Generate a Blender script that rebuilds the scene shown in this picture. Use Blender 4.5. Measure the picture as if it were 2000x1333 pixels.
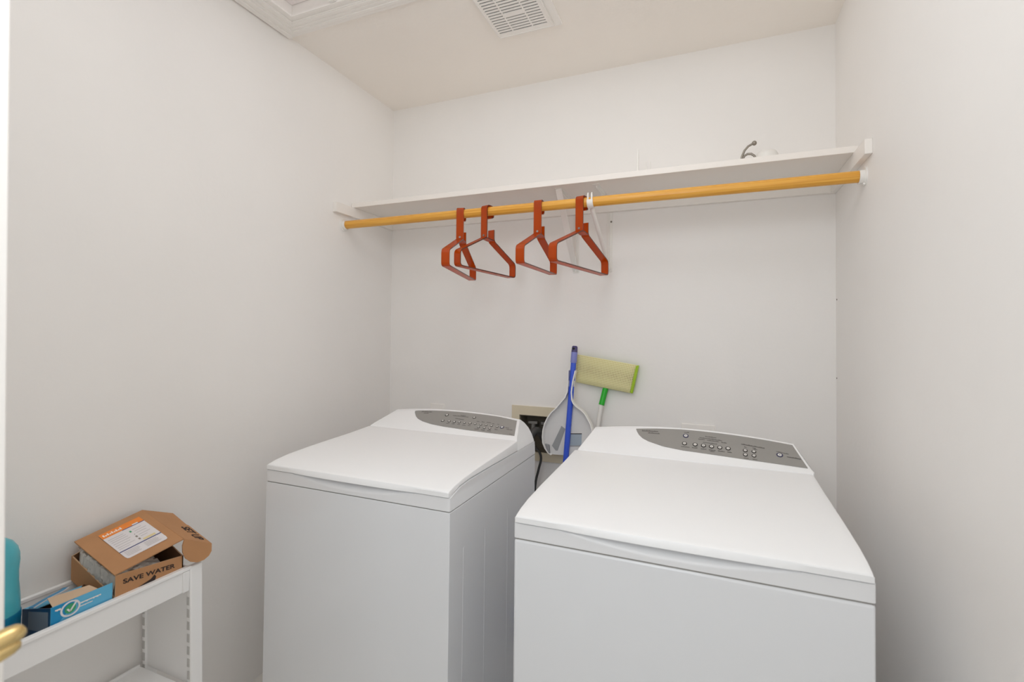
import bpy, bmesh, math, random
from mathutils import Vector, Matrix
random.seed(4)
scene = bpy.context.scene
for o in list(bpy.data.objects): bpy.data.objects.remove(o)
COL = scene.collection
PI = math.pi

# ------------------------------------------------------------------ camera
cam_d = bpy.data.cameras.new('camera'); cam = bpy.data.objects.new('camera', cam_d); COL.objects.link(cam)
cam_d.sensor_width = 36.0; cam_d.lens = 937.85 * 36 / 2000
cam_d.shift_y = (630.73 - 666.5) / 2000
cam_d.clip_start = .01
R = (0.9256, 0.3784, 0.0104); U = (-0.0022, -0.0220, 0.9998); F = (-0.3785, 0.9254, 0.0195)
cam.matrix_world = Matrix(((R[0], U[0], -F[0], 0), (R[1], U[1], -F[1], 0), (R[2], U[2], -F[2], 1.28), (0, 0, 0, 1)))
cam_d.dof.use_dof = True; cam_d.dof.focus_distance = 1.8; cam_d.dof.aperture_fstop = 4.0
scene.camera = cam

# ------------------------------------------------------------------ world, lights, exposure
w = bpy.data.worlds.new('world'); scene.world = w; w.use_nodes = True
w.node_tree.nodes['Background'].inputs[0].default_value = (.8, .82, .85, 1)
w.node_tree.nodes['Background'].inputs[1].default_value = .35
def area(name, loc, target, sx, sy, power, color, shape='RECTANGLE'):
    l = bpy.data.lights.new(name, 'AREA'); l.shape = shape; l.size = sx; l.size_y = sy; l.energy = power; l.color = color
    o = bpy.data.objects.new(name, l); COL.objects.link(o); o.location = loc
    o.rotation_euler = (Vector(target) - Vector(loc)).to_track_quat('-Z', 'Y').to_euler()
    return o
area('ceiling_lamp_light', (-.45, .75, 2.425), (-.45, .751, 0), 1.2, 1.2, 5.4, (.95, .975, 1))
area('ceiling_fill_light', (-.55, .75, 2.43), (-.55, .751, 0), 1.8, 2.4, 3.6, (.95, .975, 1))  # added ceiling-wide fill standing in for ambient bounce
def soft_point(name, loc, power, r, color):
    l = bpy.data.lights.new(name, 'POINT'); l.energy = power; l.shadow_soft_size = r; l.color = color
    o = bpy.data.objects.new(name, l); COL.objects.link(o); o.location = loc
soft_point('ceiling_globe_light', (-.42, .80, 2.25), 3.4, .12, (.95, .975, 1))
soft_point('camera_fill_light', (-.12, .12, 1.75), 4.2, .20, (.92, .965, 1))  # added soft fill near the camera, not a fitting of the room
area('doorway_light', (-.35, -.40, 1.70), (-1.2, 1.2, .9), .6, .8, 10.0, (.90, .955, 1.0))
scene.cycles.max_bounces = 24; scene.cycles.diffuse_bounces = 16
vs = scene.view_settings
vs.view_transform = 'Standard'; vs.look = 'None'; vs.gamma = 1.0; vs.exposure = -0.49; vs.use_curve_mapping = False

# ------------------------------------------------------------------ room numbers (metres, floor z = 0, camera above the origin)
XL, XR, YB, ZC, YF = -1.534, .4337, 2.08, 2.4373, -.55

# ------------------------------------------------------------------ materials
def srgb(r, g, b):
    f = lambda c: c / 12.92 if c <= .04045 else ((c + .055) / 1.055) ** 2.4
    return (f(r / 255), f(g / 255), f(b / 255), 1)
def mat(name, col, rough=.5, metal=0, bump=0, bscale=60, var=0, vscale=5, coat=0, spec=.5, trans=0, sub=0):
    m = bpy.data.materials.new(name); m.use_nodes = True
    nt = m.node_tree; n = nt.nodes; b = n['Principled BSDF']
    c = srgb(*col)
    b.inputs['Base Color'].default_value = c
    b.inputs['Roughness'].default_value = rough; b.inputs['Metallic'].default_value = metal
    b.inputs['Specular IOR Level'].default_value = spec
    b.inputs['Coat Weight'].default_value = coat
    b.inputs['Transmission Weight'].default_value = trans
    tc = n.new('ShaderNodeTexCoord')
    if var:
        t = n.new('ShaderNodeTexNoise'); t.inputs['Scale'].default_value = vscale; t.inputs['Detail'].default_value = 4
        nt.links.new(tc.outputs['Object'], t.inputs['Vector'])
        r = n.new('ShaderNodeValToRGB')
        r.color_ramp.elements[0].position = .3; r.color_ramp.elements[1].position = .7
        r.color_ramp.elements[0].color = tuple(x * (1 - var) for x in c[:3]) + (1,)
        r.color_ramp.elements[1].color = tuple(min(1, x * (1 + var)) for x in c[:3]) + (1,)
        nt.links.new(t.outputs['Fac'], r.inputs['Fac']); nt.links.new(r.outputs['Color'], b.inputs['Base Color'])
    if bump:
        t2 = n.new('ShaderNodeTexNoise'); t2.inputs['Scale'].default_value = bscale; t2.inputs['Detail'].default_value = 3
        nt.links.new(tc.outputs['Object'], t2.inputs['Vector'])
        bp = n.new('ShaderNodeBump'); bp.inputs['Strength'].default_value = bump; bp.inputs['Distance'].default_value = .002
        nt.links.new(t2.outputs['Fac'], bp.inputs['Height']); nt.links.new(bp.outputs['Normal'], b.inputs['Normal'])
    return m
M = {}
M['wall'] = mat('wall_paint', (239, 237, 234.8), .55, bump=.25, bscale=45, var=.012, vscale=3)
M['ceil'] = mat('ceiling_paint', (243, 238, 232), .8, bump=.3, bscale=60, var=.012, vscale=3)
M['floor'] = mat('floor_vinyl', (222, 220, 215), .4, bump=.1, bscale=20, var=.04, vscale=8)
M['trim'] = mat('trim_paint', (240, 237, 233), .4)
M['hatch'] = mat('hatch_panel_paint', (240, 232, 231), .6, var=.01, vscale=6)
M['shelf'] = mat('shelf_paint', (240, 236, 231), .45, bump=.1, bscale=30)
M['enamel'] = mat('white_enamel', (227, 229, 232), .28, coat=.25, spec=.4)
M['plastic'] = mat('white_appliance_plastic', (241, 242, 243), .35, spec=.4)
M['deck'] = mat('white_plastic_shaded', (230, 231, 233), .35, spec=.4)  # same white plastic, shade of the front faces put into its colour
M['panel'] = mat('grey_panel', (150, 148, 144), .45)
M['ring'] = mat('button_ring_dark', (62, 58, 56), .5)
M['ringblue'] = mat('button_ring_blue', (62, 62, 92), .5)
M['cap'] = mat('button_cap', (222, 220, 216), .35)
M['ink'] = mat('panel_ink', (98, 95, 92), .6)
M['dark'] = mat('dark_gap', (40, 38, 36), .8)
M['cartp'] = mat('cart_plastic', (243, 243, 243), .42)
M['slot'] = mat('cart_slot_shade', (196, 195, 193), .7)
M['brass'] = mat('polished_brass', (228, 200, 140), .22, metal=1, var=.03, vscale=20)
M['card'] = mat('brown_cardboard', (184, 136, 94), .8, bump=.15, bscale=90, var=.05, vscale=14)
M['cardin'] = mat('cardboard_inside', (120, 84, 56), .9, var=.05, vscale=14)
M['cardedge'] = mat('cardboard_edge', (205, 170, 135), .9)
M['print'] = mat('black_print', (48, 34, 30), .7)
M['paper'] = mat('sticker_paper', (228, 224, 226), .5)
M['orange'] = mat('sticker_orange', (240, 138, 48), .5, var=.04, vscale=20)
M['navyink'] = mat('sticker_navy', (70, 76, 130), .5)
M['greyink'] = mat('sticker_grey', (186, 182, 184), .5)
M['whiteink'] = mat('white_print', (250, 236, 225), .5)
M['greenink'] = mat('green_print', (62, 160, 110), .5)
M['yellowink'] = mat('yellow_print', (226, 208, 160), .5)
M['blue'] = mat('carton_blue', (96, 180, 218), .45)
M['blue2'] = mat('carton_deep_blue', (12, 138, 190), .45)
M['navy'] = mat('carton_navy_end', (10, 66, 104), .5)
M['greylab'] = mat('carton_grey_label', (118, 128, 140), .5)
M['tan'] = mat('carton_inside_tan', (206, 178, 150), .8)
M['teal'] = mat('teal_bottle', (80, 176, 190), .25, var=.04, vscale=20)
M['tealdark'] = mat('teal_bottle_label', (10, 110, 146), .35)
M['bluep'] = mat('blue_broom_pole', (52, 88, 210), .35)
M['lav'] = mat('lavender_grip', (134, 140, 206), .45)
M['purple'] = mat('purple_cap', (74, 66, 116), .45)
M['pan'] = mat('dustpan_plastic', (214, 213, 212), .35)
M['panrim'] = mat('dustpan_rim_plastic', (236, 235, 232), .35)
M['paninner'] = mat('dustpan_grey_label', (150, 152, 153), .5)
M['panblue'] = mat('dustpan_blue_label', (158, 170, 182), .5)
M['rubber'] = mat('rubber_lip', (140, 141, 143), .5)
M['lime'] = mat('lime_plastic', (160, 196, 40), .4)
M['green'] = mat('green_grip', (28, 172, 36), .4)
M['polew'] = mat('white_mop_pole', (226, 224, 220), .3)
M['beige'] = mat('beige_box_plastic', (216, 205, 181), .5)
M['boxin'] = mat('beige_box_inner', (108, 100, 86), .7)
M['hose'] = mat('black_hose', (58, 58, 58), .55)
M['valve'] = mat('dull_valve_metal', (150, 148, 144), .35, metal=.8)
M['nickel'] = mat('brushed_nickel', (150, 144, 135), .35, metal=.8)
M['whitep'] = mat('white_small_plastic', (236, 234, 230), .4)
M['nail'] = mat('nail_head', (120, 112, 104), .5, metal=.5)
M['bristle'] = mat('broom_bristle', (60, 84, 180), .8)

def pad_mat():
    m = mat('mop_pad_mesh', (222, 218, 170), .9)
    nt = m.node_tree; n = nt.nodes; b = n['Principled BSDF']
    tc = n.new('ShaderNodeTexCoord'); sep = n.new('ShaderNodeSeparateXYZ'); nt.links.new(tc.outputs['UV'], sep.inputs[0])
    def math_(op, a, bv):
        x = n.new('ShaderNodeMath'); x.operation = op
        if hasattr(a, 'type'): nt.links.new(a, x.inputs[0])
        else: x.inputs[0].default_value = a
        if hasattr(bv, 'type'): nt.links.new(bv, x.inputs[1])
        else: x.inputs[1].default_value = bv
        return x.outputs[0]
    sx = math_('SINE', math_('MULTIPLY', sep.outputs[0], 2 * PI * 38), 0); sy = math_('SINE', math_('MULTIPLY', sep.outputs[1], 2 * PI * 17), 0)
    d = math_('GREATER_THAN', math_('MULTIPLY', math_('ADD', sx, 1), math_('ADD', sy, 1)), 1.7)
    # soiled band across the middle of the pad
    dx = math_('ABSOLUTE', math_('SUBTRACT', sep.outputs[1], .5), 0); band = math_('SUBTRACT', 1, math_('MULTIPLY', dx, 3.6))
    nz = n.new('ShaderNodeTexNoise'); nz.inputs['Scale'].default_value = 5; nt.links.new(tc.outputs['UV'], nz.inputs['Vector'])
    soil = n.new('ShaderNodeMath'); soil.operation = 'MULTIPLY'; soil.use_clamp = True
    nt.links.new(band, soil.inputs[0]); nt.links.new(math_('MULTIPLY', nz.outputs['Fac'], 2.0), soil.inputs[1])
    mix = n.new('ShaderNodeMix'); mix.data_type = 'RGBA'
    nt.links.new(soil.outputs[0], mix.inputs[0]); mix.inputs[6].default_value = srgb(190, 178, 118); mix.inputs[7].default_value = srgb(112, 82, 38)
    mix2 = n.new('ShaderNodeMix'); mix2.data_type = 'RGBA'
    nt.links.new(d, mix2.inputs[0]); mix2.inputs[6].default_value = srgb(226, 221, 172); nt.links.new(mix.outputs[2], mix2.inputs[7])
    nt.links.new(mix2.outputs[2], b.inputs['Base Color'])
    return m
M['pad'] = pad_mat()

def wood_mat():
    m = mat('rod_wood', (212, 150, 62), .4, coat=.2)
    nt = m.node_tree; n = nt.nodes; b = n['Principled BSDF']
    tc = n.new('ShaderNodeTexCoord'); mp = n.new('ShaderNodeMapping'); mp.inputs['Scale'].default_value = (1.2, 60, 60)
    t = n.new('ShaderNodeTexNoise'); t.inputs['Scale'].default_value = 3; t.inputs['Detail'].default_value = 6
    r = n.new('ShaderNodeValToRGB'); r.color_ramp.elements[0].position = .3; r.color_ramp.elements[1].position = .7
    r.color_ramp.elements[0].color = srgb(208, 140, 34); r.color_ramp.elements[1].color = srgb(234, 178, 76)
    nt.links.new(tc.outputs['Object'], mp.inputs['Vector']); nt.links.new(mp.outputs[0], t.inputs['Vector'])
    nt.links.new(t.outputs['Fac'], r.inputs['Fac']); nt.links.new(r.outputs['Color'], b.inputs['Base Color'])
    return m
M['rod'] = wood_mat()

def amber_mat():
    m = bpy.data.materials.new('amber_acrylic'); m.use_nodes = True
    nt = m.node_tree; n = nt.nodes; b = n['Principled BSDF']; out = n['Material Output']
    b.inputs['Base Color'].default_value = srgb(194, 86, 22); b.inputs['Roughness'].default_value = .15
    tl = n.new('ShaderNodeBsdfTranslucent'); tl.inputs['Color'].default_value = srgb(236, 124, 32)
    tr = n.new('ShaderNodeBsdfTransparent'); tr.inputs['Color'].default_value = srgb(242, 160, 84)
    m1 = n.new('ShaderNodeMixShader'); m1.inputs[0].default_value = .38
    nt.links.new(b.outputs[0], m1.inputs[1]); nt.links.new(tl.outputs[0], m1.inputs[2])
    m2 = n.new('ShaderNodeMixShader'); m2.inputs[0].default_value = .22
    nt.links.new(m1.outputs[0], m2.inputs[1]); nt.links.new(tr.outputs[0], m2.inputs[2])
    nt.links.new(m2.outputs[0], out.inputs[0])
    return m
M['amber'] = amber_mat()
M['amberedge'] = mat('amber_edge', (92, 44, 22), .3)
def bag_mat():
    m = bpy.data.materials.new('clear_plastic_bag'); m.use_nodes = True
    nt = m.node_tree; n = nt.nodes; b = n['Principled BSDF']; out = n['Material Output']
    b.inputs['Base Color'].default_value = srgb(232, 228, 222); b.inputs['Roughness'].default_value = .12
    tr = n.new('ShaderNodeBsdfTransparent'); m2 = n.new('ShaderNodeMixShader'); m2.inputs[0].default_value = .25
    nt.links.new(b.outputs[0], m2.inputs[1]); nt.links.new(tr.outputs[0], m2.inputs[2]); nt.links.new(m2.outputs[0], out.inputs[0])
    return m
M['bag'] = bag_mat()

# ------------------------------------------------------------------ builders
ORIGIN = {}
def thing(name, label, cat, loc, group=None):
    o = bpy.data.objects.new(name, None); COL.objects.link(o); o.location = loc; o.empty_display_size = .05
    o['label'] = label; o['category'] = cat
    if group: o['group'] = group
    ORIGIN[o.name] = Vector(loc)
    return o
def obj(name, bm, mats, parent=None, bevel=0, smooth=40, seg=2, origin=None, label=None):
    """link a bmesh given in room coordinates as one mesh object"""
    off = ORIGIN[parent.name] if parent else Vector(origin or (0, 0, 0))
    bmesh.ops.recalc_face_normals(bm, faces=bm.faces[:])
    for v in bm.verts: v.co -= off
    me = bpy.data.meshes.new(name); bm.to_mesh(me); bm.free()
    for m in (mats if isinstance(mats, (list, tuple)) else [mats]): me.materials.append(M[m])
    o = bpy.data.objects.new(name, me); COL.objects.link(o)
    if parent: o.parent = parent
    else: o.location = off
    ORIGIN[o.name] = off
    if smooth:
        for p in me.polygons: p.use_smooth = True
        me.set_sharp_from_angle(angle=math.radians(smooth))
    if bevel:
        b = o.modifiers.new('bevel', 'BEVEL'); b.width = bevel; b.segments = seg; b.limit_method = 'ANGLE'; b.angle_limit = math.radians(40)
        b.harden_normals = False
    if label: o['label'] = label
    return o
def tag(o, label, cat, group=None):
    o['label'] = label; o['category'] = cat
    if group: o['group'] = group
    return o
def struct(o): o['kind'] = 'structure'; return o
def B(): return bmesh.new()
def setmi(faces, mi):
    for f in faces: f.material_index = mi
def hexa(bm, P, mi=0):
    """8 corners: bottom loop 0-3, top loop 4-7"""
    v = [bm.verts.new(p) for p in P]
    fs = [bm.faces.new([v[i] for i in q]) for q in ((3, 2, 1, 0), (4, 5, 6, 7), (0, 1, 5, 4), (1, 2, 6, 5), (2, 3, 7, 6), (3, 0, 4, 7))]
    setmi(fs, mi); return fs
def box(bm, lo, hi, mi=0):
    (a, b, c), (d, e, f) = lo, hi
    return hexa(bm, [(a, b, c), (d, b, c), (d, e, c), (a, e, c), (a, b, f), (d, b, f), (d, e, f), (a, e, f)], mi)
def loft(bm, rings, caps=True, closed=True, mi=0):
    V = [[bm.verts.new(p) for p in r] for r in rings]; fs = []
    n = len(rings[0])
    for a, b in zip(V, V[1:]):
        for i in range(n if closed else n - 1):
            j = (i + 1) % n
            fs.append(bm.faces.new((a[i], a[j], b[j], b[i])))
    if caps:
        fs.append(bm.faces.new(V[0][::-1])); fs.append(bm.faces.new(V[-1]))
    setmi(fs, mi); return fs
def frame(d):
    d = Vector(d).normalized(); a = Vector((0, 0, 1)) if abs(d.z) < .9 else Vector((1, 0, 0))
    x = d.cross(a).normalized(); return x, d.cross(x).normalized(), d
def tube(bm, path, r, n=16, mi=0, caps=True):
    path = [Vector(p) for p in path]; rs = r if isinstance(r, (list, tuple)) else [r] * len(path); rings = []
    x = None
    for i, p in enumerate(path):
        d = (path[min(i + 1, len(path) - 1)] - path[max(i - 1, 0)]).normalized()
        if x is None: x, y, _ = frame(d)
        else: x = (x - d * x.dot(d)).normalized(); y = d.cross(x)
        rings.append([p + (x * math.cos(2 * PI * k / n) + y * math.sin(2 * PI * k / n)) * rs[i] for k in range(n)])
    return loft(bm, rings, caps, True, mi)
def disc(bm, c, nrm, r, h, n=20, mi=0):
    c = Vector(c); nrm = Vector(nrm).normalized()
    return tube(bm, [c, c + nrm * h], r, n, mi)
def ball(bm, c, r, mi=0, s=(1, 1, 1), u=16, v=10):
    g = bmesh.ops.create_uvsphere(bm, u_segments=u, v_segments=v, radius=r)
    fs = set()
    for q in g['verts']:
        q.co = Vector((q.co.x * s[0], q.co.y * s[1], q.co.z * s[2])) + Vector(c); fs.update(q.link_faces)
    setmi(fs, mi)
def ngon_slab(bm, pts, off, mi=0, side=None):
    """polygon pts extruded by vector off"""
    a = [bm.verts.new(p) for p in pts]; b = [bm.verts.new(Vector(p) + Vector(off)) for p in pts]
    fs = [bm.faces.new(a[::-1]), bm.faces.new(b)]; setmi(fs, mi)
    n = len(pts); ss = [bm.faces.new((a[i], a[(i + 1) % n], b[(i + 1) % n], b[i])) for i in range(n)]
    setmi(ss, mi if side is None else side); return fs
def text_bm(bm, s, origin, ex, ey, height, depth, mi=0, width=None):
    cu = bpy.data.curves.new('t', 'FONT'); cu.body = s; cu.size = 1; cu.extrude = .02; cu.offset = .022
    to = bpy.data.objects.new('t', cu); COL.objects.link(to)
    dg = bpy.context.evaluated_depsgraph_get(); dg.update()
    me = bpy.data.meshes.new_from_object(to.evaluated_get(dg)); bpy.data.objects.remove(to)
    xs = [v.co.x for v in me.vertices]; ys = [v.co.y for v in me.vertices]
    sx = (width or height * (max(xs) - min(xs)) / (max(ys) - min(ys))) / (max(xs) - min(xs)); sy = height / (max(ys) - min(ys))
    ex, ey = Vector(ex).normalized(), Vector(ey).normalized(); ez = ex.cross(ey); x0, y0 = min(xs), min(ys)
    vs_ = [bm.verts.new(Vector(origin) + ex * (v.co.x - x0) * sx + ey * (v.co.y - y0) * sy + ez * (depth if v.co.z > 0 else -depth)) for v in me.vertices]
    for p in me.polygons:
        try: f = bm.faces.new([vs_[i] for i in p.vertices]); f.material_index = mi
        except ValueError: pass
def interp(x, X, Y):
    if x <= X[0]: return Y[0]
    for a, b, c, d in zip(X, X[1:], Y, Y[1:]):
        if x <= b: return c + (d - c) * (x - a) / (b - a)
    return Y[-1]

# ================================================================== THE SETTING
T = .10
bm = B(); box(bm, (XL - T, YF - T, -T), (XR + T, YB + T, 0)); struct(obj('floor', bm, 'floor', smooth=0))
bm = B(); box(bm, (XL - T, YF - T, 0), (XL, YB + T, ZC)); struct(obj('wall_left', bm, 'wall', smooth=0))
bm = B(); box(bm, (XR, YF - T, 0), (XR + T, YB + T, ZC)); struct(obj('wall_right', bm, 'wall', smooth=0))
# back wall with the hole of the recessed hook-up box
HX0, HX1, HZ0, HZ1 = -.806, -.590, .735, .900
bm = B()
for lo, hi in (((XL, YB, 0), (HX0, YB + T, ZC)), ((HX1, YB, 0), (XR, YB + T, ZC)), ((HX0, YB, 0), (HX1, YB + T, HZ0)), ((HX0, YB, HZ1), (HX1, YB + T, ZC))): box(bm, lo, hi)
struct(obj('wall_back', bm, 'wall', smooth=0))
# front wall (behind the camera) with the doorway
DX0, DX1, DZ = -.74, .10, 2.04
bm = B()
for lo, hi in (((XL, YF - T, 0), (DX0, YF, ZC)), ((DX1, YF - T, 0), (XR, YF, ZC)), ((DX0, YF - T, DZ), (DX1, YF, ZC))): box(bm, lo, hi)
struct(obj('wall_front', bm, 'wall', smooth=0))
# ceiling with the opening of the attic hatch
AX0, AX1, AY0, AY1 = -1.424, -.86, .72, 1.3067
bm = B()
for lo, hi in (((XL - T, YF - T, ZC), (AX0, YB + T, ZC + T)), ((AX1, YF - T, ZC), (XR + T, YB + T, ZC + T)), ((AX0, YF - T, ZC), (AX1, AY0, ZC + T)), ((AX0, AY1, ZC), (AX1, YB + T, ZC + T))): box(bm, lo, hi)
struct(obj('ceiling', bm, 'ceil', smooth=0))

# attic hatch: moulded casing, recessed panel, latch
hatch = thing('attic_hatch', 'white attic access hatch with stepped casing in the ceiling by the left wall', 'hatch', (-1.14, 1.0, ZC))
bm = B()
def ring_frame(bm, x0, y0, x1, y1, wd, z0, z1):
    # four mitred bars around an opening
    for a, b in (((x0, y0), (x1, y0)), ((x1, y0), (x1, y1)), ((x1, y1), (x0, y1)), ((x0, y1), (x0, y0))):
        sx = lambda p: (x0 - wd if p[0] == x0 else x1 + wd); sy = lambda p: (y0 - wd if p[1] == y0 else y1 + wd)
        A, Bq = (sx(a), sy(a)), (sx(b), sy(b))
        hexa(bm, [(a[0], a[1], z0), (b[0], b[1], z0), (Bq[0], Bq[1], z0), (A[0], A[1], z0), (a[0], a[1], z1), (b[0], b[1], z1), (Bq[0], Bq[1], z1), (A[0], A[1], z1)])
ring_frame(bm, AX0 - .012, AY0 - .012, AX1 + .012, AY1 + .012, .070, ZC - .014, ZC)
box(bm, (AX0 - .101, AY0 - .08, ZC - .0165), (AX0 - .080, AY1 + .082, ZC))
ring_frame(bm, AX0 - .018, AY0 - .018, AX1 + .018, AY1 + .018, .012, ZC - .0155, ZC - .0135)
ring_frame(bm, AX0 - .036, AY0 - .036, AX1 + .036, AY1 + .036, .010, ZC - .0152, ZC - .0135)
ring_frame(bm, AX0 - .052, AY0 - .052, AX1 + .052, AY1 + .052, .014, ZC - .0165, ZC - .0135)
ring_frame(bm, AX0, AY0, AX1, AY1, .0115, ZC - .010, ZC + .001)
obj('casing', bm, 'trim', hatch, bevel=.0018)
bm = B()
for lo, hi in (((AX0 + .001, AY0 + .001, ZC - .012), (AX0 + .012, AY1 - .001, ZC + .09)), ((AX1 - .012, AY0 + .001, ZC - .012), (AX1 - .001, AY1 - .001, ZC + .09)),
               ((AX0 + .012, AY0 + .001, ZC - .012), (AX1 - .012, AY0 + .012, ZC + .09)), ((AX0 + .012, AY1 - .012, ZC - .012), (AX1 - .012, AY1 - .001, ZC + .09))): box(bm, lo, hi)
obj('jamb', bm, 'trim', hatch, bevel=.001)
bm = B(); box(bm, (AX0 + .014, AY0 + .014, ZC + .028), (AX1 - .014, AY1 - .014, ZC + .045)); obj('panel', bm, 'hatch', hatch)
bm = B(); box(bm, (-1.232, 1.283, ZC - .010), (-1.204, 1.2935, ZC + .022)); box(bm, (-1.228, 1.276, ZC - .004), (-1.222, 1.284, ZC + .018)); box(bm, (-1.214, 1.276, ZC - .004), (-1.208, 1.284, ZC + .018))
obj('latch', bm, 'whitep', hatch, bevel=.001)

# exhaust vent
vent = thing('ceiling_vent', 'white slotted exhaust vent cover on the ceiling', 'vent', (-.644, 1.57, ZC))
VX0, VX1, VY0, VY1, VZ = -.755, -.533, 1.425, 1.687, ZC - .016
bm = B(); box(bm, (VX0 + .006, VY0 + .006, ZC - .011), (VX1 + .028, VY1 + .012, ZC)); obj('flange', bm, 'trim', vent, bevel=.001)
bm = B(); box(bm, (VX0 + .01, VY0 + .01, ZC - .0125), (VX1 - .01, VY1 - .01, ZC - .0108)); obj('backing', bm, 'dark', vent)  # dark sheet painting in the shade deep inside the slots
bm = B()
cols = [(-.7415, -.6895), (-.6845, -.6105), (-.6055, -.5515)]; pitch = .0147
rows = [1.6571 - i * pitch for i in range(15)]; yS0 = rows[-1] - .0035; yS1 = rows[0] + .0035
Z0, Z1 = VZ, ZC - .0125
for lo, hi in (((VX0, VY0), (cols[0][0], VY1)), ((cols[2][1], VY0), (VX1, VY1)), ((cols[0][0], yS1), (cols[2][1], VY1)), ((cols[0][0], VY0), (cols[2][1], yS0)), ((cols[0][1], yS0), (cols[1][0], yS1)), ((cols[1][1], yS0), (cols[2][0], yS1))):
    box(bm, (lo[0], lo[1], Z0), (hi[0], hi[1], Z1))
for ci, (a, b) in enumerate(cols):
    for k in range(14):
        box(bm, (a, rows[k + 1] + .0031, Z0), (b, rows[k] - .0031, Z1))
    if ci == 1:
        box(bm, (a, rows[7] + .0035, Z0 - .0006), (b, rows[5] - .0035, Z1))
obj('grille', bm, 'trim', vent)
bm = B(); ring_frame(bm, VX0 + .006, VY0 + .006, VX1 - .006, VY1 - .006, .0035, VZ - .002, VZ + .0004); obj('grille_rim', bm, 'trim', vent, bevel=.0008)

# open door at the left edge of the frame, with brass lever
bm = B(); sag = lambda z: .2693 - (z - 1.635) * .0155
hexa(bm, [(-.738, -.49, .008), (-.702, -.49, .008), (-.702, sag(.008), .008), (-.738, sag(.008), .008), (-.738, -.49, 2.032), (-.702, -.49, 2.032), (-.702, sag(2.032), 2.032), (-.738, sag(2.032), 2.032)]); door = struct(obj('door_1', bm, 'trim', bevel=.002))
bm = B()
disc(bm, (-.7022, .205, .975), (1, 0, 0), .031, .008, 28); tube(bm, [(-.695, .205, .975), (-.68, .205, .975), (-.655, .207, .975), (-.636, .212, .974)], [.015, .011, .011, .012], 18)
tube(bm, [(-.631, .2665, .9800), (-.631, .2655, .9795), (-.631, .262, .9785), (-.6315, .254, .977), (-.632, .240, .975), (-.633, .215, .974), (-.636, .170, .972), (-.640, .125, .970), (-.641, .105, .974)],
     [.002, .0052, .0080, .0098, .0105, .0108, .009, .0075, .005], 20)
tube(bm, [(-.629, .2625, .9690), (-.629, .2610, .9685), (-.6295, .256, .9675), (-.630, .246, .966), (-.632, .228, .965), (-.636, .195, .966)], [.002, .0052, .0075, .0085, .008, .005], 18)
obj('door_handle', bm, 'brass', door, label='brass lever handle', smooth=60)

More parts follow.
